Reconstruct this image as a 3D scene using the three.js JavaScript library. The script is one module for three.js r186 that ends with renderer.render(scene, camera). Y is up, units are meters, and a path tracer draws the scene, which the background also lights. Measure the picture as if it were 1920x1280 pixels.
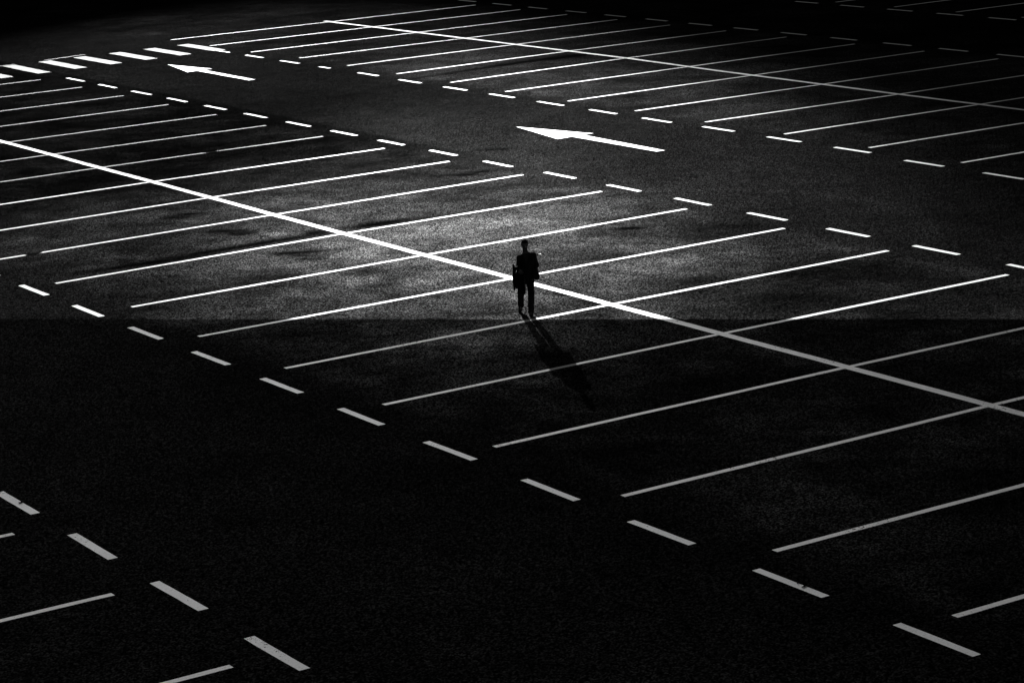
import * as THREE from 'three';
import { mergeGeometries } from 'three/addons/utils/BufferGeometryUtils.js';
import { RoundedBoxGeometry } from 'three/addons/geometries/RoundedBoxGeometry.js';

// ---------------------------------------------------------------- camera, sky, lamps, exposure
const scene = new THREE.Scene();
const S = 4.4;                                          // metres from one bay line to the next
const V = (u, v, y = 0) => new THREE.Vector3(u * S, y, v * S);   // u counts bays along the rows, v runs across them

const camera = new THREE.PerspectiveCamera(15.277, 1024 / 682, 0.5, 4000);
{
  const right = new THREE.Vector3(0.53484471, -0.05458382, -0.84318547), up = new THREE.Vector3(-0.16332837, 0.97241177, -0.16655086), back = new THREE.Vector3(0.82901446, 0.22679495, 0.51117421);
  camera.position.set(89.238, 13.162, 33.453);
  camera.quaternion.setFromRotationMatrix(new THREE.Matrix4().makeBasis(right, up, back));
}

const renderer = new THREE.WebGLRenderer({ antialias: true });
renderer.toneMapping = THREE.LinearToneMapping;
renderer.toneMappingExposure = 1;
renderer.shadowMap.enabled = true;
renderer.setSize(1024, 682);

{ // overcast night sky: almost black, a little paler above than at the horizon
  const w = 64, h = 32, d = new Float32Array(w * h * 4);
  for (let j = 0; j < h; j++) for (let i = 0; i < w; i++) {
    const e = (j + 0.5) / h * 2 - 1, k = 0.052 + 0.014 * Math.max(0, e);
    d.set([k, k, k, 1], (j * w + i) * 4);
  }
  const sky = new THREE.DataTexture(d, w, h, THREE.RGBAFormat, THREE.FloatType);
  sky.mapping = THREE.EquirectangularReflectionMapping; sky.magFilter = THREE.LinearFilter; sky.needsUpdate = true;
  scene.background = sky; scene.environment = sky; scene.environmentIntensity = 1;
}

const MAST = V(-26.5, -16.05), HEAD = 34;              // foot of the floodlight mast beyond the far rows, height of its crossbar
const AZ = new THREE.Vector3(Math.cos(0.44), 0, Math.sin(0.44)), SIDE = new THREE.Vector3(-AZ.z, 0, AZ.x);
const moon = new THREE.DirectionalLight(0xffffff, 0.03);
moon.position.set(40, 0, 2).addScaledVector(AZ, -200).add(new THREE.Vector3(0, 45, 0)); moon.target.position.set(40, 0, 2);
moon.castShadow = true; moon.shadow.radius = 1;
moon.shadow.camera.left = moon.shadow.camera.bottom = -90; moon.shadow.camera.right = moon.shadow.camera.top = 90; moon.shadow.camera.far = 600;
scene.add(moon, moon.target);

const lampPoint = (k) => MAST.clone().addScaledVector(SIDE, k).setY(HEAD);
function spot(k, target, candela, degrees, penumbra) {
  const l = new THREE.SpotLight(0xffffff, candela, 0, THREE.MathUtils.degToRad(degrees), penumbra, 2);
  l.position.copy(lampPoint(k)); l.target.position.copy(target);
  l.castShadow = true; l.shadow.radius = 0.01; l.shadow.camera.near = 0.3; l.shadow.camera.far = 400;
  scene.add(l, l.target);
  return { k, target };
}
const CUT = [V(6.742, 2.652), V(10.848, -1.301)];       // added cutoff plates end the hooded beams along this line
const HEADS = [
  { ...spot(-2.4, V(8.2, 2.6), 268000, 11.5, 0.65), addedHood: true },     // wide beam under an added cutoff plate
  { ...spot(-0.8, V(6.5, -0.45), 740000, 2.9, 1.0), addedHood: true },   // narrow beam under an added cutoff plate: the pool of light
  { ...spot(0.8, V(8.6, 4.4), 114000, 10.8, 0.75), addedHood: false },     // wide beam without the plate
  { ...spot(2.4, V(4.0, -3.3), 470000, 3.6, 1.0), addedHood: true },       // narrow beam on the aisle with the arrow, cut by an added plate as well
];

// ---------------------------------------------------------------- helpers
let seed = 20240;
const rnd = () => { seed = (seed * 1664525 + 1013904223) >>> 0; return seed / 4294967296; };
const hash = (x, y) => { let h = Math.imul(x, 374761393) + Math.imul(y, 668265263) | 0; h = Math.imul(h ^ h >>> 13, 1274126177); return ((h ^ h >>> 16) >>> 0) / 4294967296; };
function noise(x, y) {
  const i = Math.floor(x), j = Math.floor(y), a = x - i, b = y - j, s = a * a * (3 - 2 * a), t = b * b * (3 - 2 * b);
  return (hash(i, j) * (1 - s) + hash(i + 1, j) * s) * (1 - t) + (hash(i, j + 1) * (1 - s) + hash(i + 1, j + 1) * s) * t;
}
const fbm = (x, y, n = 4) => { let s = 0, a = 0.5, t = 0; for (let k = 0; k < n; k++) { s += a * noise(x, y); t += a; a *= 0.55; x = x * 2.03 + 17.1; y = y * 2.03 + 5.7; } return s / t; };
const smooth = (a, b, x) => { const t = Math.min(1, Math.max(0, (x - a) / (b - a))); return t * t * (3 - 2 * t); };
const names = {};
const numbered = (n) => { const k = names[n] = (names[n] ?? -1) + 1; return k ? n + '_' + String(k).padStart(3, '0') : n; };
function obj(name, geometry, material, parent, label) {
  const m = new THREE.Mesh(geometry, material); m.name = numbered(name); m.castShadow = m.receiveShadow = true;
  if (label) m.userData.label = label;
  (parent ?? scene).add(m); return m;
}
function thing(name, label, category, at, turn = 0, lean = 0) {
  const g = new THREE.Group(); g.name = numbered(name); g.position.copy(at); g.rotation.set(0, turn, lean, 'YXZ');
  g.userData = { label, category }; scene.add(g); return g;
}
function dataMap(n, f, srgb) {
  const d = new Uint8Array(n * n * 4);
  for (let j = 0; j < n; j++) for (let i = 0; i < n; i++) d.set(f(i, j), (j * n + i) * 4);
  const t = new THREE.DataTexture(d, n, n); t.wrapS = t.wrapT = THREE.RepeatWrapping; t.magFilter = THREE.LinearFilter; t.minFilter = THREE.LinearMipmapLinearFilter;
  if (srgb) t.colorSpace = THREE.SRGBColorSpace; t.needsUpdate = true; return t;
}

// ---------------------------------------------------------------- asphalt
// crushed-stone grain: pale chips in a black binder, 2.9 cm a texel
const grain = dataMap(2048, (i, j) => {
  const r = hash(i, j), c = hash((i >> 1) + 9000, (j >> 1) + 400);
  let v = 0.02 + 0.98 * Math.pow(r, 2.8) * (0.4 + 0.6 * c);
  v = Math.min(1, v) * 255; return [v, v, v, 255];
}, false);
const gmap = grain; gmap.magFilter = THREE.NearestFilter; gmap.repeat.set(1 / 59.4, 1 / 59.4);
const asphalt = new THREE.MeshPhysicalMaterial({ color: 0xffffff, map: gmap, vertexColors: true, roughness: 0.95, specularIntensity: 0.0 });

// marks on the asphalt: u, v, half length, half width (bays), turn (radians from u towards v), change
const MARKS = [
  [5.84, 0.62, 0.66, 0.075, 1.58, -0.95], [5.88, 1.35, 0.45, 0.065, 1.68, -0.9], [5.84, -0.35, 0.32, 0.070, 1.60, -0.95], [5.89, -0.75, 0.35, 0.030, 1.52, -0.6],
  [5.77, 0.11, 0.10, 0.085, 2.1, -0.95], [5.83, -0.33, 0.12, 0.08, 2.1, -0.9], [6.28, 0.55, 0.16, 0.065, 2.1, -0.95], [6.40, 0.55, 0.10, 0.05, 2.5, -0.8], [6.54, 0.57, 0.10, 0.05, 2.1, -0.8], [6.36, 0.40, 0.16, 0.035, 2.0, -0.7],
  [5.42, 0.47, 0.13, 0.085, 2.1, -0.92], [5.30, 0.45, 0.12, 0.05, 2.1, -0.75], [5.22, 0.56, 0.10, 0.06, 2.1, -0.8], [5.05, 0.75, 0.14, 0.10, 2.1, -0.5],
  [4.47, 0.38, 0.12, 0.05, 2.1, -0.8], [4.51, 0.55, 0.14, 0.06, 2.1, -0.75], [4.62, 0.75, 0.16, 0.08, 2.1, -0.6],
  [4.62, -1.76, 0.11, 0.07, 2.1, -0.85], [4.58, -1.90, 0.10, 0.06, 2.1, -0.85], [4.50, -1.62, 0.12, 0.06, 2.1, -0.7], [4.2, -1.3, 0.14, 0.10, 2.1, -0.5], [3.78, -2.53, 0.16, 0.06, 2.1, -0.6],
  [-0.69, -6.12, 0.34, 0.13, 1.62, -0.96], [-0.72, -5.62, 0.4, 0.08, 1.60, -0.88], [-0.66, -5.1, 0.4, 0.06, 1.55, -0.75], [-0.60, -4.6, 0.3, 0.05, 1.5, -0.6],
  [7.24, -1.36, 0.10, 0.06, 2.1, -0.95], [8.55, 0.0, 0.10, 0.045, 0.35, -0.95], [8.95, 0.06, 0.25, 0.035, 0.15, -0.6],
  [9.26, 0.22, 0.3, 0.05, 0.3, -0.55], [7.2, 0.48, 0.13, 0.06, 2.1, -0.55], [7.59, 0.63, 0.14, 0.06, 2.1, -0.65], [7.5, 0.0, 0.2, 0.08, 2.1, -0.4], [6.9, 0.95, 0.2, 0.10, 2.1, -0.4],
  [8.68, 0.62, 0.2, 0.06, 2.1, -0.5], [7.9, -0.8, 0.2, 0.12, 2.1, -0.4], [2.2, -4.85, 0.25, 0.10, 2.1, -0.5], [1.2, -5.6, 0.3, 0.2, 1.7, -0.3], [8.9, -0.6, 0.3, 0.2, 2.1, -0.5], [9.6, -0.7, 0.35, 0.25, 2.1, -0.55], [9.2, -1.4, 0.4, 0.25, 2.1, -0.5],
  // paler worn patches, some with pool light painted on past the cut
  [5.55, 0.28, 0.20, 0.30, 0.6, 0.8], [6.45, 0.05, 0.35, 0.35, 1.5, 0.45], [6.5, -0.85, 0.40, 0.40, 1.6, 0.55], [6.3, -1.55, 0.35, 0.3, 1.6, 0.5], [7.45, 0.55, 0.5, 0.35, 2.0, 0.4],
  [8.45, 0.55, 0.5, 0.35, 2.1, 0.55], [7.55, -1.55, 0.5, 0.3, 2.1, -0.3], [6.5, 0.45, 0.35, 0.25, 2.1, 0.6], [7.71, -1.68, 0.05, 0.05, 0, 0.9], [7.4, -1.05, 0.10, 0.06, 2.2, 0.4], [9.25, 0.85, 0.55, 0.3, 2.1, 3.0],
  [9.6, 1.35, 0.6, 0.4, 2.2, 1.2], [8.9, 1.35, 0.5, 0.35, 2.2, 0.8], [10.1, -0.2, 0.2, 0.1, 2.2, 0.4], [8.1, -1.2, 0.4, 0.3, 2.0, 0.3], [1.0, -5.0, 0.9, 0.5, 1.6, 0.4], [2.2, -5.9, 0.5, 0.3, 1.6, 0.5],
];
function asphaltTone(x, z) {
  const u = x / S, v = z / S;
  const n1 = fbm(u * 1.3 + 40, v * 1.3 + 9), n2 = fbm(u * 4.2 + 3, v * 4.2 + 71), n3 = fbm(x * 2.1 + 11, z * 2.1 + 3, 3);
  const row = smooth(2.15, 1.85, Math.abs(v)), far = smooth(-4.2, -4.6, v) * smooth(-8.7, -8.3, v);
  const poolTone = Math.exp(-((u - 6.4) ** 2) / 6.6 - ((v + 0.15) ** 2) / 3.6);  // pool of light painted into the asphalt tone
  let a = 0.0060 + 0.0050 * row * smooth(9.7, 11.2, u + 0.5 * v) + 0.0035 * smooth(1.6, 3.2, v) + 0.004 * smooth(-1.8, -2.4, v) * smooth(0.5, 3.5, u) * smooth(9, 6, u) + 0.037 * poolTone * (0.35 + 0.65 * row) + 0.009 * far * smooth(-5, -0.5, u) * smooth(8, 2, u);
  const inBay = Math.max(row, 0.55 * smooth(-4.1, -4.5, v)), k0 = 0.32 + 0.68 * inBay;
  a *= 0.95 * Math.pow(2, k0 * ((n1 - 0.5) * 2.6 + (n2 - 0.5) * 2.7 + (n3 - 0.5) * 1.7));
  if (v > -2.3) a *= 0.5 + 0.5 * smooth(2.6, 5.3, u);      // darker towards the crosswalk end: offsets the strong beam there in the colour
  // dragged-tyre sweep where cars leave the aisle
  const r = Math.hypot(u - 7.6, v + 1.2); a *= 1 + 0.35 * smooth(0.16, 0.0, Math.abs(r - 1.75)) * smooth(-1.9, -2.3, v);
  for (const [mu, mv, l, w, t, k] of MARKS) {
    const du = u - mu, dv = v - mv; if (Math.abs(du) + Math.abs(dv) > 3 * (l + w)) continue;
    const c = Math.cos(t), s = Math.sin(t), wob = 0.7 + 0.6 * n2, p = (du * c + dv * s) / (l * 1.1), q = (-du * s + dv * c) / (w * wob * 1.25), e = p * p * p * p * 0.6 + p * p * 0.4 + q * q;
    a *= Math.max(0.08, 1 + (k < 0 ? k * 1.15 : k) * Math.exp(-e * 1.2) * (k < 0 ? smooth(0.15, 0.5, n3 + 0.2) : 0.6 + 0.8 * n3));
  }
  return Math.max(0.0015, a) * 5.0;              // the grain map averages about 1 / 5
}
function axis(lo, hi, step, out) {
  const a = []; for (let x = lo; x <= hi; x += step) a.push(x);
  for (let d = step, x = lo; x > -out;) { d *= 1.5; x -= d; a.unshift(x); }
  for (let d = step, x = a[a.length - 1]; x < out;) { d *= 1.5; x += d; a.push(x); }
  return a;
}
const lot = (() => {
  const xs = axis(-62, 68, 0.22, 1500), zs = axis(-54, 24, 0.2, 1500), nx = xs.length, nz = zs.length;
  const pos = new Float32Array(nx * nz * 3), col = new Float32Array(nx * nz * 3), uv = new Float32Array(nx * nz * 2), nor = new Float32Array(nx * nz * 3), idx = new Uint32Array((nx - 1) * (nz - 1) * 6);
  let k = 0;
  for (let j = 0; j < nz; j++) for (let i = 0; i < nx; i++, k++) {
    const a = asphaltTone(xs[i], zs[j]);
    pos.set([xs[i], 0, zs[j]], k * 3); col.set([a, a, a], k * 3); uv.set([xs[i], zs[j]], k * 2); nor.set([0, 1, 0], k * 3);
  }
  k = 0;
  for (let j = 0; j < nz - 1; j++) for (let i = 0; i < nx - 1; i++) { const p = j * nx + i; idx.set([p, p + nx, p + 1, p + 1, p + nx, p + nx + 1], k); k += 6; }
  const g = new THREE.BufferGeometry();
  g.setAttribute('position', new THREE.BufferAttribute(pos, 3)); g.setAttribute('normal', new THREE.BufferAttribute(nor, 3)); g.setAttribute('color', new THREE.BufferAttribute(col, 3)); g.setAttribute('uv', new THREE.BufferAttribute(uv, 2)); g.setIndex(new THREE.BufferAttribute(idx, 1));
  const m = obj('parking_lot', g, asphalt);
  m.userData.kind = 'structure'; m.userData.label = 'wide dark asphalt parking lot with white painted bays';
  return m;
})();

// ---------------------------------------------------------------- painted markings
const paintMap = dataMap(1024, (i, j) => {
  const r = hash(i + 31, j + 7), b = noise(i / 26, j / 26);
  let v = 0.93 - 0.13 * r * r - 0.12 * b; if (hash(i + 300, j + 900) > 0.985) v *= 0.55;
  v *= 255; return [v, v, v, 255];
}, false);
paintMap.repeat.set(1 / 15, 1 / 15);
const chips = dataMap(1024, (i, j) => {
  const n = noise(i / 3.1 + 200, j / 3.1) * 0.45 + hash(i + 77, j + 13) * 0.25 + noise(i / 60, j / 60 + 90) * 0.42;
  const v = n > 0.225 ? 255 : 0; return [v, v, v, 255];
}, false);
chips.repeat.set(1 / 13.3, 1 / 13.3);
const paint = new THREE.MeshStandardMaterial({ color: new THREE.Color(0.86, 0.86, 0.86), map: paintMap, alphaMap: chips, alphaTest: 0.5, roughness: 0.9 });
const dullPaint = new THREE.MeshPhysicalMaterial({ color: new THREE.Color(0.44, 0.44, 0.44), map: paintMap, alphaMap: chips, alphaTest: 0.5, roughness: 1, specularIntensity: 0.1 });  // duller white, darkened to offset the strong beam near the mast
const thinPaint = new THREE.MeshStandardMaterial({ color: new THREE.Color(0.085, 0.085, 0.085), map: paintMap, alphaMap: chips, alphaTest: 0.5, roughness: 0.9 });

// a hand-painted strip through points (u, v): the edges wander a little
function strip(points, width, y, wobble = 0.007) {
  const p = [], ix = [], uv = [], P = points.map(([u, v]) => V(u, v));
  const L = [0]; for (let i = 1; i < P.length; i++) L.push(L[i - 1] + P[i].distanceTo(P[i - 1]));
  const total = L[L.length - 1], n = Math.max(2, Math.ceil(total / 0.18)), s0 = rnd() * 500;
  for (let k = 0; k <= n; k++) {
    const s = total * k / n; let i = 1; while (i < L.length - 1 && s > L[i]) i++;
    const t = (s - L[i - 1]) / (L[i] - L[i - 1]), c = P[i - 1].clone().lerp(P[i], t), d = P[i].clone().sub(P[i - 1]).normalize(), side = new THREE.Vector3(-d.z, 0, d.x);
    const sway = (fbm(s * 0.35 + s0, 4.2, 2) - 0.5) * wobble * 5, e1 = (fbm(s * 2.3 + s0, 1.5, 2) - 0.5) * wobble * 2.4, e2 = (fbm(s * 2.3 + s0, 9.5, 2) - 0.5) * wobble * 2.4;
    const a = c.clone().addScaledVector(side, width / 2 + sway + e1), b = c.clone().addScaledVector(side, -width / 2 + sway + e2);
    p.push(a.x, y, a.z, b.x, y, b.z); uv.push(a.x, a.z, b.x, b.z);
    if (k) { const q = 2 * k; ix.push(q - 2, q - 1, q, q - 1, q + 1, q); }
  }
  return sheet(p, uv, ix);
}
function sheet(p, uv, ix) {
  const g = new THREE.BufferGeometry(), nor = new Float32Array(p.length); for (let i = 1; i < p.length; i += 3) nor[i] = 1;
  const up = (p[3 * ix[1]] - p[3 * ix[0]]) * (p[3 * ix[2] + 2] - p[3 * ix[0] + 2]) - (p[3 * ix[1] + 2] - p[3 * ix[0] + 2]) * (p[3 * ix[2]] - p[3 * ix[0]]);
  if (up > 0) for (let i = 0; i < ix.length; i += 3) [ix[i + 1], ix[i + 2]] = [ix[i + 2], ix[i + 1]];
  g.setAttribute('position', new THREE.Float32BufferAttribute(p, 3)); g.setAttribute('normal', new THREE.BufferAttribute(nor, 3)); g.setAttribute('uv', new THREE.Float32BufferAttribute(uv, 2)); g.setIndex(ix);
  return g;
}
function patch(corners, y) { // flat painted figure with corners (u, v)
  const P = corners.map(([u, v]) => V(u, v)), tri = THREE.ShapeUtils.triangulateShape(P.map((a) => new THREE.Vector2(a.x, a.z)), []), p = [], uv = [];
  for (const a of P) { p.push(a.x, y, a.z); uv.push(a.x, a.z); }
  return sheet(p, uv, tri.flat());
}
const BAY = 0.15, DIV = 0.24, DASH = 0.165, Y1 = 0.004, Y2 = 0.008;
// middle row: bays on both sides of a divider; how far each line strays, in thousandths of a bay
const farEnd = [[45, 40], [55, 68], [39, 33], [35, 36], [22, 27], [32, 36], [29, 51], [9, 34], [-2, 21], [-19, 15], [-55, -23], [-27, -6], [-33, -4], [-20, -11], [-9, 14], [-8, 8]];   // from line -5
const crossing = [9, -1, -11, -33, -33, -36, -39, -13, -7, -5, -7, -5, -5];                                                      // from line 0
const nearEnd = [[24, 20], [16, -35], [8, 16], [10, 10], [15, 7], [15, 13], [23, 23], [3, 8], [-11, -4]];                         // from line 6
for (let i = -4; i <= 17; i++) {
  const f = farEnd[i + 5] ?? [0, 0], c = crossing[i] ?? (i < 0 ? 15 : 0), n = nearEnd[i - 6] ?? [5, 5];
  obj('bay_line', strip([[i + f[0] / 1000, -2 + f[1] / 1000], [i + c / 1000, 0], [i + n[0] / 1000, 2 + n[1] / 1000]], BAY, Y1), i < 3 ? dullPaint : paint, lot);
}
obj('divider_line', strip([[-4.1, 0.0], [0, -0.012], [3, -0.008], [6, 0.003], [9, -0.006], [12, -0.010], [17.2, -0.008]], DIV, Y2), paint, lot, 'long white divider line that the man stands beside');
// far row
const farLeft = [[-123, -64], [-80, -51], [-47, -28], [-12, -15], [-9, 14], [-7, 8], [-21, -8], [-30, 1], [-24, -3], [0, 15], [14, 36]], farCross = [-65, 2, 18, 24, 47, 32];
for (let i = -6; i <= 11; i++) {
  const l = farLeft[i + 3] ?? [i < 0 ? -110 : 14, 0], c = farCross[i] ?? (i < 0 ? -70 : 35);
  obj('bay_line', strip([[i + l[0] / 1000, -4.385 + l[1] / 1000], [i + c / 1000, -6.385], [i + c / 1000 + 0.02, -8.385]], BAY, Y1), paint, lot);
}
obj('divider_line', strip([[-6.2, -6.40], [0, -6.425], [1.5, -6.37], [4, -6.335], [11.2, -6.34]], 0.21, Y2), paint, lot, 'white divider line across the far row of bays, top right');
// near row, at the bottom left
for (let i = 6; i <= 13; i++) obj('bay_line', strip([[i + 0.76, 4.16], [i + 0.77, 6.16], [i + 0.78, 8.16]], BAY, Y1), paint, lot);
obj('divider_line', strip([[6.6, 6.16], [13.9, 6.16]], DIV, Y2), paint, lot);
// dashes along the aisles
const dash = (u, v, w = DASH, len = 0.405) => obj('lane_dash', strip([[u, v], [u + len, v + (rnd() - 0.5) * 0.008]], w, Y1, 0.005), paint, lot);
for (let k = 0; k <= 22; k++) dash(-3.81 + 0.8 * k, -2.165 - (k > 10 ? 0.02 : 0), DASH, k < 8 ? 0.42 : 0.39);
const nearSlip = [0, 10, 0, 10, 10, 20, 20, 30, 15, 20, 5];
for (let k = -5; k <= 13; k++) dash(5.915 + 0.8 * k + (nearSlip[k] ?? 0) / 1000 - 0.005, 2.194);
const farSlip = [-1, 39, 39, 79, 109, 109, 99, 99, 69, 59, 89, 89, 139, 149, 120, 120];
for (let k = -3; k <= 15; k++) dash(-3.11 + 0.8 * k + (farSlip[k] ?? 0) / 1000, -4.245 + (k > 2 && k < 9 ? 0.045 : k > 11 ? 0.08 : 0.02), DASH, k === 1 ? 0.22 : 0.40);
for (let k = -2; k <= 5; k++) dash(10.135 + 0.8 * k, 3.98, 0.185, 0.42);
for (let k = -6; k <= 12; k++) dash(-3.6 + 0.8 * k, -8.60);
for (let k = -6; k <= 12; k++) dash(-3.5 + 0.8 * k, -10.62);
for (let i = -8; i <= 6; i++) obj('bay_line', strip([[i - 0.2, -10.8], [i - 0.18, -12.8], [i - 0.16, -14.8]], BAY, Y1), paint, lot);
// arrows
obj('direction_arrow', patch([[2.900, -3.268], [3.735, -3.120], [3.727, -3.262], [4.872, -3.258], [4.880, -3.332], [3.725, -3.372], [3.722, -3.470]], Y1), paint, lot, 'white arrow in the aisle beyond the man, pointing left');
obj('direction_arrow', patch([[-3.92, -3.325], [-3.100, -3.165], [-3.120, -3.275], [-1.92, -3.262], [-1.92, -3.330], [-3.130, -3.360], [-3.135, -3.458]], Y1), paint, lot, 'smaller white arrow beside the crosswalk, upper left');
// crosswalk
for (let k = -2; k <= 6; k++) { const v = -1.78 - 0.412 * k, a = 0.02 * k; obj('crosswalk_stripe', strip([[-5.49 - a * 0.3, v], [-4.45 - a * 1.2, v]], 0.62, Y1, 0.012), dullPaint, lot, 'broad white crosswalk stripe at the upper left'); }
for (const p of [[[-5.50, -1.6], [-5.53, -2.28]], [[-5.57, -2.64], [-5.67, -3.15]]]) obj('faded_line', strip(p, 0.13, Y2, 0.012), thinPaint, lot, 'thin faded grey line along the crosswalk');

// bitumen dragged across the paint where it has worn through
const bitumen = new THREE.MeshPhysicalMaterial({ color: new THREE.Color(0.008, 0.008, 0.008), roughness: 1, specularIntensity: 0 });
for (const [u, v, l, w, t] of [[5.0, 1.735, 0.045, 0.016, 1.50], [4.992, 1.78, 0.03, 0.024, 1.3], [2.0, -0.98, 0.10, 0.012, 1.7], [12.06, 1.55, 0.015, 0.012, 0.4], [13.35, 2.165, 0.03, 0.008, 1.1], [13.4, 2.18, 0.02, 0.006, 1.3], [10.36, 3.97, 0.018, 0.010, 0.5], [2.6, -4.63, 0.05, 0.012, 1.6]]) {
  const n = 14, c = Math.cos(t), s = Math.sin(t), ring = [];
  for (let k = 0; k < n; k++) { const a = k / n * Math.PI * 2, r = 0.6 + 0.6 * rnd(), p = l * r * Math.cos(a), q = w * r * Math.sin(a); ring.push([u + p * c - q * s, v + p * s + q * c]); }
  obj('scuff', patch(ring, 0.012), bitumen, lot);
}

// ---------------------------------------------------------------- floodlight mast (stands beyond the top edge of the view)
{
  const mast = thing('floodlight_mast', 'tall steel floodlight mast with four lamp heads beyond the far rows', 'floodlight', MAST);
  const steel = new THREE.MeshStandardMaterial({ color: new THREE.Color(0.22, 0.22, 0.22), metalness: 0.6, roughness: 0.55 });
  const blackSteel = new THREE.MeshStandardMaterial({ color: new THREE.Color(0.02, 0.02, 0.02), roughness: 0.9 });
  const glow = new THREE.MeshStandardMaterial({ color: 0x111111, emissive: new THREE.Color(1, 1, 1), emissiveIntensity: 6 });
  obj('pole', new THREE.CylinderGeometry(0.16, 0.42, HEAD - 0.9, 20).translate(0, (HEAD - 0.9) / 2, 0), steel, mast);
  obj('base_plate', new THREE.CylinderGeometry(0.75, 0.8, 0.12, 12).translate(0, 0.06, 0), steel, mast);
  const bar = new RoundedBoxGeometry(0.18, 0.18, 6.4, 2, 0.03); bar.rotateY(Math.atan2(SIDE.x, SIDE.z)); bar.translate(-AZ.x * 0.45, HEAD - 0.85, -AZ.z * 0.45);
  obj('crossbar', bar, steel, mast);
  for (const { k, target, addedHood } of HEADS) {
    const at = lampPoint(k).sub(MAST), dir = target.clone().sub(lampPoint(k)).normalize();
    const head = new THREE.Group(); head.name = numbered('lamp_head'); head.position.copy(at); mast.add(head);
    const look = new THREE.Matrix4().makeBasis(new THREE.Vector3().crossVectors(new THREE.Vector3(0, 1, 0), dir).normalize(), new THREE.Vector3(0, 1, 0), dir);
    const q = new THREE.Quaternion().setFromRotationMatrix(new THREE.Matrix4().lookAt(dir, new THREE.Vector3(), new THREE.Vector3(0, 1, 0)));
    void look;
    const bowl = new THREE.LatheGeometry([[0.02, -0.42], [0.2, -0.40], [0.36, -0.22], [0.48, 0.10], [0.50, 0.10], [0.39, -0.25], [0.22, -0.45], [0.02, -0.47]].map(([r, y]) => new THREE.Vector2(r, y)), 28).rotateX(Math.PI / 2);
    bowl.applyQuaternion(q); obj('reflector', bowl, steel, head);
    obj('bulb', new THREE.SphereGeometry(0.10, 16, 12), glow, head);
    const yoke = new RoundedBoxGeometry(0.12, 0.75, 0.12, 2, 0.02).translate(-AZ.x * 0.5, -0.45, -AZ.z * 0.5); obj('yoke', yoke, steel, head);
    if (addedHood) { // unseen plate added to shape the beam: its lip shades ground past the cut
      const L = lampPoint(k), a = CUT[0].clone().sub(L).normalize(), b = CUT[1].clone().sub(L).normalize(), n = new THREE.Vector3().crossVectors(a, b).normalize(); if (n.y < 0) n.negate();
      const mid = a.clone().add(b).normalize(), across = new THREE.Vector3().crossVectors(n, mid).normalize(), R = 1.5;
      const plate = new THREE.BoxGeometry(1.1, 0.75, 0.03).translate(0, 0.375, 0.015);
      plate.applyMatrix4(new THREE.Matrix4().makeBasis(across, n, mid)); plate.translate(mid.x * R, mid.y * R, mid.z * R);
      obj('added_hood_lip', plate, blackSteel, head);
      const roof = new THREE.BoxGeometry(1.1, 0.03, R).translate(0, 0.735, R / 2 - 0.02); roof.applyMatrix4(new THREE.Matrix4().makeBasis(across, n, mid)); obj('added_hood_roof', roof, blackSteel, head);
    }
  }
}
// ---------------------------------------------------------------- the walking man, his coat and his bag
// surface nets: meshes the zero level of a distance field f(x, y, z) inside a box
function net(lo, hi, cell, f) {
  const n = [0, 1, 2].map((k) => Math.ceil((hi[k] - lo[k]) / cell) + 1), [nx, ny, nz] = n, F = new Float32Array(nx * ny * nz), id = (i, j, k) => (k * ny + j) * nx + i;
  for (let k = 0; k < nz; k++) for (let j = 0; j < ny; j++) for (let i = 0; i < nx; i++) F[id(i, j, k)] = f(lo[0] + i * cell, lo[1] + j * cell, lo[2] + k * cell);
  const at = new Int32Array(nx * ny * nz).fill(-1), pos = [], ix = [];
  for (let k = 0; k < nz - 1; k++) for (let j = 0; j < ny - 1; j++) for (let i = 0; i < nx - 1; i++) {
    let c = 0, sx = 0, sy = 0, sz = 0;
    const edge = (a, b) => { const p = F[id(i + a[0], j + a[1], k + a[2])], q = F[id(i + b[0], j + b[1], k + b[2])]; if (p < 0 === q < 0) return; const t = p / (p - q); c++; sx += a[0] + t * (b[0] - a[0]); sy += a[1] + t * (b[1] - a[1]); sz += a[2] + t * (b[2] - a[2]); };
    for (const [p, q] of [[0, 0], [1, 0], [0, 1], [1, 1]]) { edge([0, p, q], [1, p, q]); edge([p, 0, q], [p, 1, q]); edge([p, q, 0], [p, q, 1]); }
    if (c) { at[id(i, j, k)] = pos.length / 3; pos.push(lo[0] + (i + sx / c) * cell, lo[1] + (j + sy / c) * cell, lo[2] + (k + sz / c) * cell); }
  }
  const quad = (a, b, c, d, flip) => { if (Math.min(a, b, c, d) < 0) return; flip ? ix.push(a, c, b, a, d, c) : ix.push(a, b, c, a, c, d); };
  for (let k = 1; k < nz - 1; k++) for (let j = 1; j < ny - 1; j++) for (let i = 1; i < nx - 1; i++) {
    const p = F[id(i, j, k)] < 0;
    if (p !== F[id(i + 1, j, k)] < 0) quad(at[id(i, j - 1, k - 1)], at[id(i, j, k - 1)], at[id(i, j, k)], at[id(i, j - 1, k)], !p);
    if (p !== F[id(i, j + 1, k)] < 0) quad(at[id(i - 1, j, k - 1)], at[id(i - 1, j, k)], at[id(i, j, k)], at[id(i, j, k - 1)], !p);
    if (p !== F[id(i, j, k + 1)] < 0) quad(at[id(i - 1, j - 1, k)], at[id(i, j - 1, k)], at[id(i, j, k)], at[id(i - 1, j, k)], !p);
  }
  const g = new THREE.BufferGeometry(); g.setAttribute('position', new THREE.Float32BufferAttribute(pos, 3)); g.setIndex(ix); g.computeVertexNormals();
  return g;
}
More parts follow.
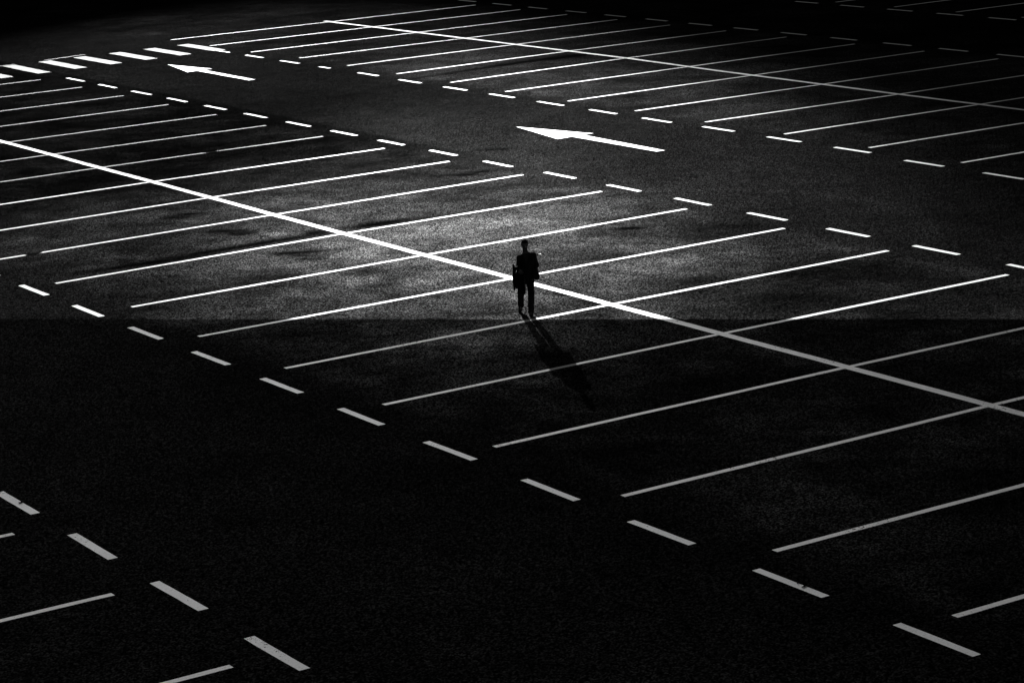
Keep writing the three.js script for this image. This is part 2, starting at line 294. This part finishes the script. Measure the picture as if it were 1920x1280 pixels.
const cap = (a, b, ra, rb) => { // tapered capsule
  const dx = b[0] - a[0], dy = b[1] - a[1], dz = b[2] - a[2], l2 = dx * dx + dy * dy + dz * dz;
  return (x, y, z) => { const px = x - a[0], py = y - a[1], pz = z - a[2], t = Math.min(1, Math.max(0, (px * dx + py * dy + pz * dz) / l2)); return Math.hypot(px - t * dx, py - t * dy, pz - t * dz) - (ra + (rb - ra) * t); };
};
const ball = (c, r) => (x, y, z) => { const k = Math.hypot((x - c[0]) / r[0], (y - c[1]) / r[1], (z - c[2]) / r[2]); return (k - 1) * Math.min(...r); };
const smin = (a, b, k) => { const h = Math.max(0, k - Math.abs(a - b)) / k; return Math.min(a, b) - h * h * k * 0.25; };
const join = (k, ...fs) => (x, y, z) => { let d = 9; for (const f of fs) d = smin(d, f(x, y, z), k); return d; };
const table = (rows) => (y) => { if (y <= rows[0][0]) return rows[0].slice(1); for (let i = 1; i < rows.length; i++) if (y <= rows[i][0]) { const a = rows[i - 1], b = rows[i]; let t = (y - a[0]) / (b[0] - a[0]); t = t * t * (3 - 2 * t); return a.slice(1).map((p, k) => p + (b[k + 1] - p) * t); } return rows[rows.length - 1].slice(1); };

const cloth = (v, r = 0.95) => new THREE.MeshPhysicalMaterial({ color: new THREE.Color(v, v, v), roughness: r, specularIntensity: 0.15 });
const suit = cloth(0.012), trouserCloth = cloth(0.010), coatCloth = cloth(0.010), leather = cloth(0.011, 0.7), shoeLeather = cloth(0.008, 0.6);
const skin = new THREE.MeshPhysicalMaterial({ color: new THREE.Color(0.085, 0.085, 0.085), roughness: 0.7, specularIntensity: 0.25 }), hairMat = cloth(0.006, 0.8), shirtCloth = cloth(0.03);

const MAN = V(8.8355, 0.451), TURN = THREE.MathUtils.degToRad(58), LEAN = -0.018;
const H = [0.045, 1.675, 0.0];                         // centre of the head
{
  const man = thing('person', 'lone man in a dark suit walking with a coat over his arm', 'person', MAN, TURN, LEAN);
  // joints; x to the right of the picture, z the way he walks
  const hipL = [-0.055, 0.93, 0], hipR = [0.142, 0.93, 0], kneeL = [-0.088, 0.50, -0.03], kneeR = [0.158, 0.50, 0.12], ankL = [-0.098, 0.145, -0.32], ankR = [0.140, 0.095, 0.25];
  const shL = [-0.085, 1.385, 0], shR = [0.240, 1.43, 0], elL = [-0.140, 1.13, 0.02], elR = [0.316, 1.165, -0.05], wrL = [-0.085, 1.11, 0.25], wrR = [0.245, 0.95, 0.06];
  const neck = [0.052, 1.50, -0.02];

  // one continuous body under the clothes
  const torso = table([[0.86, 0.04, 0.15, 0.10], [1.05, 0.052, 0.135, 0.095], [1.30, 0.072, 0.165, 0.105], [1.42, 0.078, 0.15, 0.085], [1.47, 0.07, 0.08, 0.06]]);
  const trunk = (x, y, z) => { const [c, rx, rz] = torso(y), k = Math.hypot((x - c) / rx, z / rz); return Math.max((k - 1) * rz, 0.86 - y, y - 1.475); };
  const bodyField = join(0.05, trunk, cap([neck[0] + 0.008, 1.44, -0.015], [H[0] + 0.004, 1.60, -0.005], 0.062, 0.057), cap(shL, elL, 0.045, 0.036), cap(elL, wrL, 0.035, 0.026), cap(shR, elR, 0.045, 0.036), cap(elR, wrR, 0.035, 0.026),
    cap(hipL, kneeL, 0.078, 0.052), cap(kneeL, ankL, 0.052, 0.036), cap(hipR, kneeR, 0.078, 0.052), cap(kneeR, ankR, 0.052, 0.036), cap(ankL, [-0.11, 0.045, -0.19], 0.036, 0.026), cap(ankR, [0.132, 0.05, 0.36], 0.036, 0.026));
  const body = net([-0.32, 0, -0.45], [0.42, 1.62, 0.48], 0.012, bodyField);
  // head: skull, jaw, brow, nose, lips, ears, eyes set into their sockets
  const h = (dx, dy, dz) => [H[0] + dx, H[1] + dy, H[2] + dz];
  const skull = join(0.03, ball(h(0, 0.025, -0.012), [0.074, 0.088, 0.094]), ball(h(0, -0.04, 0.022), [0.058, 0.070, 0.066]), cap(h(-0.026, -0.088, 0.05), h(0.026, -0.088, 0.05), 0.018, 0.018), cap(h(-0.03, 0.022, 0.072), h(0.03, 0.022, 0.072), 0.012, 0.012), cap(h(0, -0.04, 0), h(0, -0.14, -0.018), 0.052, 0.053));
  const face = join(0.012, skull, cap(h(0, 0.012, 0.082), h(0, -0.026, 0.098), 0.008, 0.013), cap(h(-0.012, -0.029, 0.09), h(0.012, -0.029, 0.09), 0.008, 0.008), cap(h(-0.020, -0.056, 0.080), h(0.020, -0.056, 0.080), 0.006, 0.006), cap(h(-0.018, -0.066, 0.080), h(0.018, -0.066, 0.080), 0.007, 0.007),
    ball(h(-0.077, -0.004, -0.004), [0.010, 0.031, 0.018]), ball(h(0.077, -0.004, -0.004), [0.010, 0.031, 0.018]));
  const headField = (x, y, z) => { let d = face(x, y, z); for (const s of [-1, 1]) { const sock = ball(h(s * 0.031, 0.002, 0.088), [0.016, 0.010, 0.014])(x, y, z); d = -smin(-d, sock, 0.012); d = Math.min(d, ball(h(s * 0.031, 0.001, 0.073), [0.011, 0.011, 0.011])(x, y, z)); } return d; };
  const head = net([H[0] - 0.1, H[1] - 0.15, H[2] - 0.13], [H[0] + 0.1, H[1] + 0.14, H[2] + 0.13], 0.0042, headField);
  // hands: palm, four unequal bent fingers, thumb from the side of the palm
  function hand(w, dir, palmDown, curl, side) {
    const D = new THREE.Vector3(...dir).normalize(), N = new THREE.Vector3(...palmDown); N.addScaledVector(D, -N.dot(D)).normalize(); const A = new THREE.Vector3().crossVectors(N, D).multiplyScalar(side), W = new THREE.Vector3(...w);
    const pt = (a, d, n) => { const p = W.clone().addScaledVector(A, a).addScaledVector(D, d).addScaledVector(N, n); return [p.x, p.y, p.z]; };
    const parts = [cap(pt(-0.018, 0.02, 0), pt(-0.026, 0.082, 0.004), 0.017, 0.015), cap(pt(0.016, 0.02, 0), pt(0.022, 0.084, 0.004), 0.017, 0.015), cap(pt(0, 0, 0), pt(0, 0.075, 0), 0.022, 0.018)];
    const fingers = [];
    [[-0.032, 0.062], [-0.011, 0.074], [0.011, 0.078], [0.032, 0.070]].forEach(([a, len]) => { let d = 0.088, n = 0.002, ang = 0.25; let p = pt(a, d, n); [0.46, 0.30, 0.24].forEach((s, k) => { ang += curl; d += Math.cos(ang) * len * s; n += Math.sin(ang) * len * s; const q = pt(a * (1 + 0.05 * k), d, n); fingers.push(cap(p, q, 0.0088 - k * 0.0007, 0.0083 - k * 0.0008)); p = q; }); });
    const t0 = pt(0.028, 0.025, 0.006), t1 = pt(0.055, 0.055, 0.020), t2 = pt(0.050, 0.082, 0.034); fingers.push(cap(t0, t1, 0.012, 0.0105), cap(t1, t2, 0.0105, 0.0085));
    const f = (x, y, z) => { let d = 9; for (const p of parts) d = smin(d, p(x, y, z), 0.014); for (const p of fingers) d = smin(d, p(x, y, z), 0.003); return d; };
    return net(w.map((c) => c - 0.13), w.map((c) => c + 0.2), 0.004, f);
  }
  const handL = hand(wrL, [0.15, -0.1, 1], [0.3, -1, -0.1], 0.45, 1), handR = hand(wrR, [-0.25, -1, 0.2], [-1, 0.2, 0.1], 0.3, -1);
  obj('body', mergeGeometries([body, head, handL, handR]), skin, man);

  // short hair, fuller on top
  const hairField = (x, y, z) => { const d = Math.min(ball(h(0, 0.034, -0.018), [0.084, 0.093, 0.101])(x, y, z), ball(h(0.012, 0.088, 0.01), [0.062, 0.030, 0.078])(x, y, z)) + 0.004 * (fbm(x * 90, z * 90 + y * 60, 2) - 0.5); return Math.max(d, (0.045 - (y - H[1])) - (z < H[2] + 0.03 ? 0.10 + (H[2] + 0.03 - z) * 0.25 : 0), -0.004 - d - 0.02); };
  obj('hair', net([H[0] - 0.11, H[1] - 0.12, H[2] - 0.14], [H[0] + 0.11, H[1] + 0.15, H[2] + 0.12], 0.0045, hairField), hairMat, man);

  // jacket: torso shell with padded shoulders, lapels' opening, flared hem, sleeves with cuffs
  const jac = table([[0.73, 0.038, 0.186, 0.138], [0.92, 0.042, 0.182, 0.130], [1.06, 0.055, 0.172, 0.118], [1.25, 0.072, 0.196, 0.128], [1.36, 0.080, 0.215, 0.120], [1.43, 0.082, 0.200, 0.095], [1.485, 0.068, 0.085, 0.068]]);
  const tilt = (x) => (x - 0.08) * 0.13;
  const jacketTrunk = (x, y, z) => { const yy = y - tilt(x) * smooth(1.2, 1.4, y), [c, rx, rz] = jac(yy), k = Math.hypot((x - c) / rx, z / rz), fold = 0.004 * Math.sin(x * 60 + y * 14) * smooth(1.2, 0.8, y) + 0.006 * (fbm(x * 9, y * 9 + z * 6, 2) - 0.5); return Math.max((k - 1) * rz * 0.9 + fold, 0.745 - y + 0.03 * Math.abs(x - 0.05), yy - 1.485); };
  const jacketField = join(0.035, jacketTrunk, cap([-0.092, 1.372, 0], elL, 0.060, 0.050), cap(elL, [wrL[0], wrL[1], wrL[2] - 0.03], 0.050, 0.038), cap([0.246, 1.423, 0], elR, 0.060, 0.052), cap(elR, [0.25, 0.975, 0.05], 0.052, 0.040));
  const vOpen = (x, y, z) => (z > 0.05 && y > 1.22 ? Math.abs(x - 0.066) - (y - 1.22) * 0.24 : 1);
  obj('jacket', net([-0.30, 0.71, -0.2], [0.42, 1.52, 0.32], 0.009, (x, y, z) => { let d = jacketField(x, y, z); const v = vOpen(x, y, z); if (v < 0.02) d = Math.max(d, Math.min(0.012 - v, d + 0.022)); return d; }), suit, man);
  obj('shirt', net([-0.1, 1.2, -0.1], [0.24, 1.56, 0.16], 0.008, (x, y, z) => { const [c, rx, rz] = torso(y); return Math.min(Math.max((Math.hypot((x - c) / (rx + 0.008), z / (rz + 0.012)) - 1) * rz, y - 1.475, 1.22 - y), Math.max(cap([0.058, 1.46, -0.014], [0.052, 1.535, -0.008], 0.066, 0.061)(x, y, z), y - 1.535 + 0.5 * Math.max(0, z), 1.45 - y)); }), shirtCloth, man);
  // trousers with a break over the shoes
  const crease = (x, y, z) => 0.004 * Math.sin(y * 40 + x * 20) * smooth(0.5, 0.15, y) + 0.005 * (fbm(x * 12 + 4, y * 8 + z * 8, 2) - 0.5);
  const tl = join(0.03, cap(hipL, kneeL, 0.102, 0.072), cap(kneeL, [ankL[0], ankL[1] - 0.02, ankL[2]], 0.080, 0.073)), tr = join(0.03, cap(hipR, kneeR, 0.110, 0.074), cap(kneeR, [ankR[0], ankR[1] - 0.01, ankR[2]], 0.081, 0.072));
  const legCut = (a, k) => { const d = new THREE.Vector3(a[0] - k[0], a[1] - k[1], a[2] - k[2]).normalize(); return (x, y, z) => (x - a[0]) * d.x + (y - a[1]) * d.y + (z - a[2]) * d.z - 0.035; };
  const cl = legCut(ankL, kneeL), cr = legCut(ankR, kneeR);
  obj('trousers', net([-0.28, 0.0, -0.48], [0.36, 1.06, 0.42], 0.009, (x, y, z) => { const a = Math.max(tl(x, y, z), cl(x, y, z)), b = Math.max(tr(x, y, z), cr(x, y, z)); return Math.max(smin(a, b, 0.05), y - 1.03) + crease(x, y, z); }), trouserCloth, man);
  // shoes: the rear one rolling off its ball, the front one landing
  function shoe(heel, toe, roll) {
    const d = new THREE.Vector3(toe[0] - heel[0], 0, toe[2] - heel[2]), len = 0.285; d.normalize();
    const f = (a, b) => { // a along the shoe, b up
      return null;
    };
    const local = (x, y, z) => { const s = smooth(0, 1, 0); let w = 0.040 + 0.010 * Math.sin((z / len) * Math.PI) + (z > 0.17 ? -0.0 : 0); const nose = z > len - 0.07 ? Math.sqrt(Math.max(0, 1 - ((z - len + 0.07) / 0.07) ** 2)) : 1, back = z < 0.04 ? Math.sqrt(Math.max(0, 1 - ((0.04 - z) / 0.04) ** 2)) : 1; w *= Math.min(nose, back) + 0.001; const top = z < 0.09 ? 0.095 : 0.095 - 0.052 * smooth(0.07, 0.20, z) - 0.012 * smooth(0.2, len, z); const heelGap = z > 0.075 && z < 0.13 ? 0.012 * Math.sin((z - 0.075) / 0.055 * Math.PI) : 0; const k = Math.hypot(x / w, y > top * 0.45 ? (y - top * 0.45) / (top * 0.55) : 0); return Math.max((k - 1) * 0.03, heelGap - y, y - top, -z, z - len); };
    const g = net([-0.06, -0.012, -0.012], [0.06, 0.11, len + 0.012], 0.0055, local);
    g.rotateX(roll); g.rotateY(Math.atan2(d.x, d.z)); g.translate(...heel); return g;
  }
  obj('shoe', shoe([-0.093, 0.105, -0.385], [-0.125, 0, -0.15], 0.42), shoeLeather, man);
  obj('shoe', shoe([0.134, 0.012, 0.185], [0.146, 0, 0.43], -0.03), shoeLeather, man);

  // the coat lies over his forearm: two hanging leaves and a folded core
  const leaf = (out, inn, top, z0, z1, lowO, lowI, phase) => {
    const prof = new THREE.CatmullRomCurve3([[out + 0.012, lowO], [out, lowO + 0.14], [out - 0.004, lowO + 0.32], [out + 0.012, top - 0.07], [out * 0.5 + inn * 0.5 - 0.05, top - 0.006], [out * 0.4 + inn * 0.6, top], [inn - 0.018, top - 0.09], [inn - 0.002, lowI + 0.38], [inn + 0.004, lowI + 0.18], [inn, lowI]].map(([x, y]) => new THREE.Vector3(x, y, 0)), false, 'centripetal');
    const nu = 56, nv = 26, p = [], ix = [], C = prof.getSpacedPoints(nu);
    for (const s of [1, -1]) for (let i = 0; i <= nu; i++) for (let j = 0; j <= nv; j++) {
      const c = C[i], t = prof.getTangent(Math.min(0.999, Math.max(0.001, i / nu))), n = new THREE.Vector3(-t.y, t.x, 0), hang = smooth(0.0, 0.55, Math.abs(i / nu - 0.48) * 2), q = j / nv;
      const fold = hang * (0.013 * Math.sin(q * 15 + phase + i * 0.03) + 0.007 * Math.sin(q * 31 + phase * 2)), hem = hang * 0.022 * Math.sin(q * 9 + phase) * (i < nu / 2 ? 1 : 0.6);
      p.push(c.x + n.x * (fold + s * 0.006), c.y + n.y * (fold + s * 0.006) + hem * hang, z0 + (z1 - z0) * q + 0.012 * Math.sin(i * 0.17 + phase));
    }
    const m = (nu + 1) * (nv + 1), w = nv + 1;
    for (let i = 0; i < nu; i++) for (let j = 0; j < nv; j++) { const a = i * w + j; ix.push(a, a + 1, a + w, a + w, a + 1, a + w + 1, m + a, m + a + w, m + a + 1, m + a + w, m + a + w + 1, m + a + 1); }
    const rim = (a, b) => ix.push(a, a + m, b, b, a + m, b + m);
    for (let i = 0; i < nu; i++) { rim(i * w, (i + 1) * w); rim(i * w + nv, (i + 1) * w + nv); }
    for (let j = 0; j < nv; j++) { rim(j, j + 1); rim(nu * w + j, nu * w + j + 1); }
    const g = new THREE.BufferGeometry(); g.setAttribute('position', new THREE.Float32BufferAttribute(p, 3)); g.setIndex(ix); g.computeVertexNormals(); return g;
  };
  const coat = thing('coat', 'dark coat draped over the forearm of the walking man', 'coat', MAN, TURN, LEAN);
  obj('coat_shell', mergeGeometries([leaf(-0.245, 0.004, 1.185, -0.05, 0.25, 0.615, 0.51, 0.4), leaf(-0.205, -0.035, 1.165, -0.03, 0.24, 0.68, 0.58, 2.1), leaf(-0.165, -0.075, 1.145, -0.02, 0.23, 0.66, 0.56, 4.0), leaf(-0.135, -0.105, 1.14, -0.02, 0.23, 0.62, 0.58, 5.2)]), coatCloth, coat);
  obj('collar', leaf(-0.236, -0.12, 1.115, 0.0, 0.22, 0.88, 0.95, 1.3), coatCloth, coat);
  // the bag hangs on a long strap from his other shoulder
  const bag = thing('shoulder_bag', 'small dark bag hanging at the hip of the walking man', 'bag', MAN, TURN, LEAN);
  obj('bag_body', net([0.16, 0.8, -0.10], [0.40, 1.12, 0.16], 0.007, (x, y, z) => { const qx = Math.abs(x - 0.278 + (y - 0.98) * 0.10) - 0.024 - 0.018 * smooth(1.08, 0.90, y), qy = Math.abs(y - 0.962) - 0.088, qz = Math.abs(z - 0.03) - 0.06; return Math.hypot(Math.max(qx, 0), Math.max(qy, 0), Math.max(qz, 0)) + Math.min(0, Math.max(qx, qy, qz)) - 0.046 + 0.004 * Math.sin(y * 30 + z * 20); }), leather, bag);
  obj('flap', new RoundedBoxGeometry(0.030, 0.13, 0.16, 4, 0.014).rotateZ(0.16).translate(0.334, 1.005, 0.03), leather, bag);
  obj('strap', new THREE.TubeGeometry(new THREE.CatmullRomCurve3([[0.30, 1.08, 0.12], [0.30, 1.22, 0.115], [0.25, 1.38, 0.098], [0.205, 1.482, 0.02], [0.215, 1.44, -0.095], [0.27, 1.25, -0.125], [0.30, 1.08, -0.06]].map((q) => new THREE.Vector3(...q))), 60, 0.009, 8), leather, bag);
}

// ---------------------------------------------------------------- litter
const paperMat = new THREE.MeshStandardMaterial({ color: new THREE.Color(0.7, 0.7, 0.7), roughness: 0.9, side: THREE.DoubleSide });
function scrap(u, v, size, label, turn) {
  const g = new THREE.PlaneGeometry(size, size * 0.6, 8, 6).rotateX(-Math.PI / 2), p = g.attributes.position, s = rnd() * 90;
  for (let i = 0; i < p.count; i++) { const x = p.getX(i), z = p.getZ(i); p.setXYZ(i, x * (0.85 + 0.3 * noise(z * 30 + s, 1)), 0.006 + size * (0.35 * (x / size) ** 2 * 4 * 0.5 + 0.16 * noise(x * 26 + s, z * 26)), z * (0.8 + 0.5 * noise(x * 28 + s, 3))); }
  g.computeVertexNormals();
  const m = obj('paper_scrap', g, paperMat); m.position.copy(V(u, v)); m.rotation.y = turn; m.userData.label = label; m.userData.category = 'litter';
}
scrap(6.84, 0.175, 0.085, 'curled white paper scrap beside the divider line, left of the man', 0.6);
scrap(7.514, -0.501, 0.075, 'white paper scrap lying just beyond the shoulder of the man', 1.1);
scrap(7.42, -1.80, 0.07, 'small white paper scrap in the bay to the right, left of the pair', 1.9);
scrap(7.475, -1.775, 0.07, 'small white paper scrap in the bay to the right, right of the pair', 0.2);

renderer.render(scene, camera);
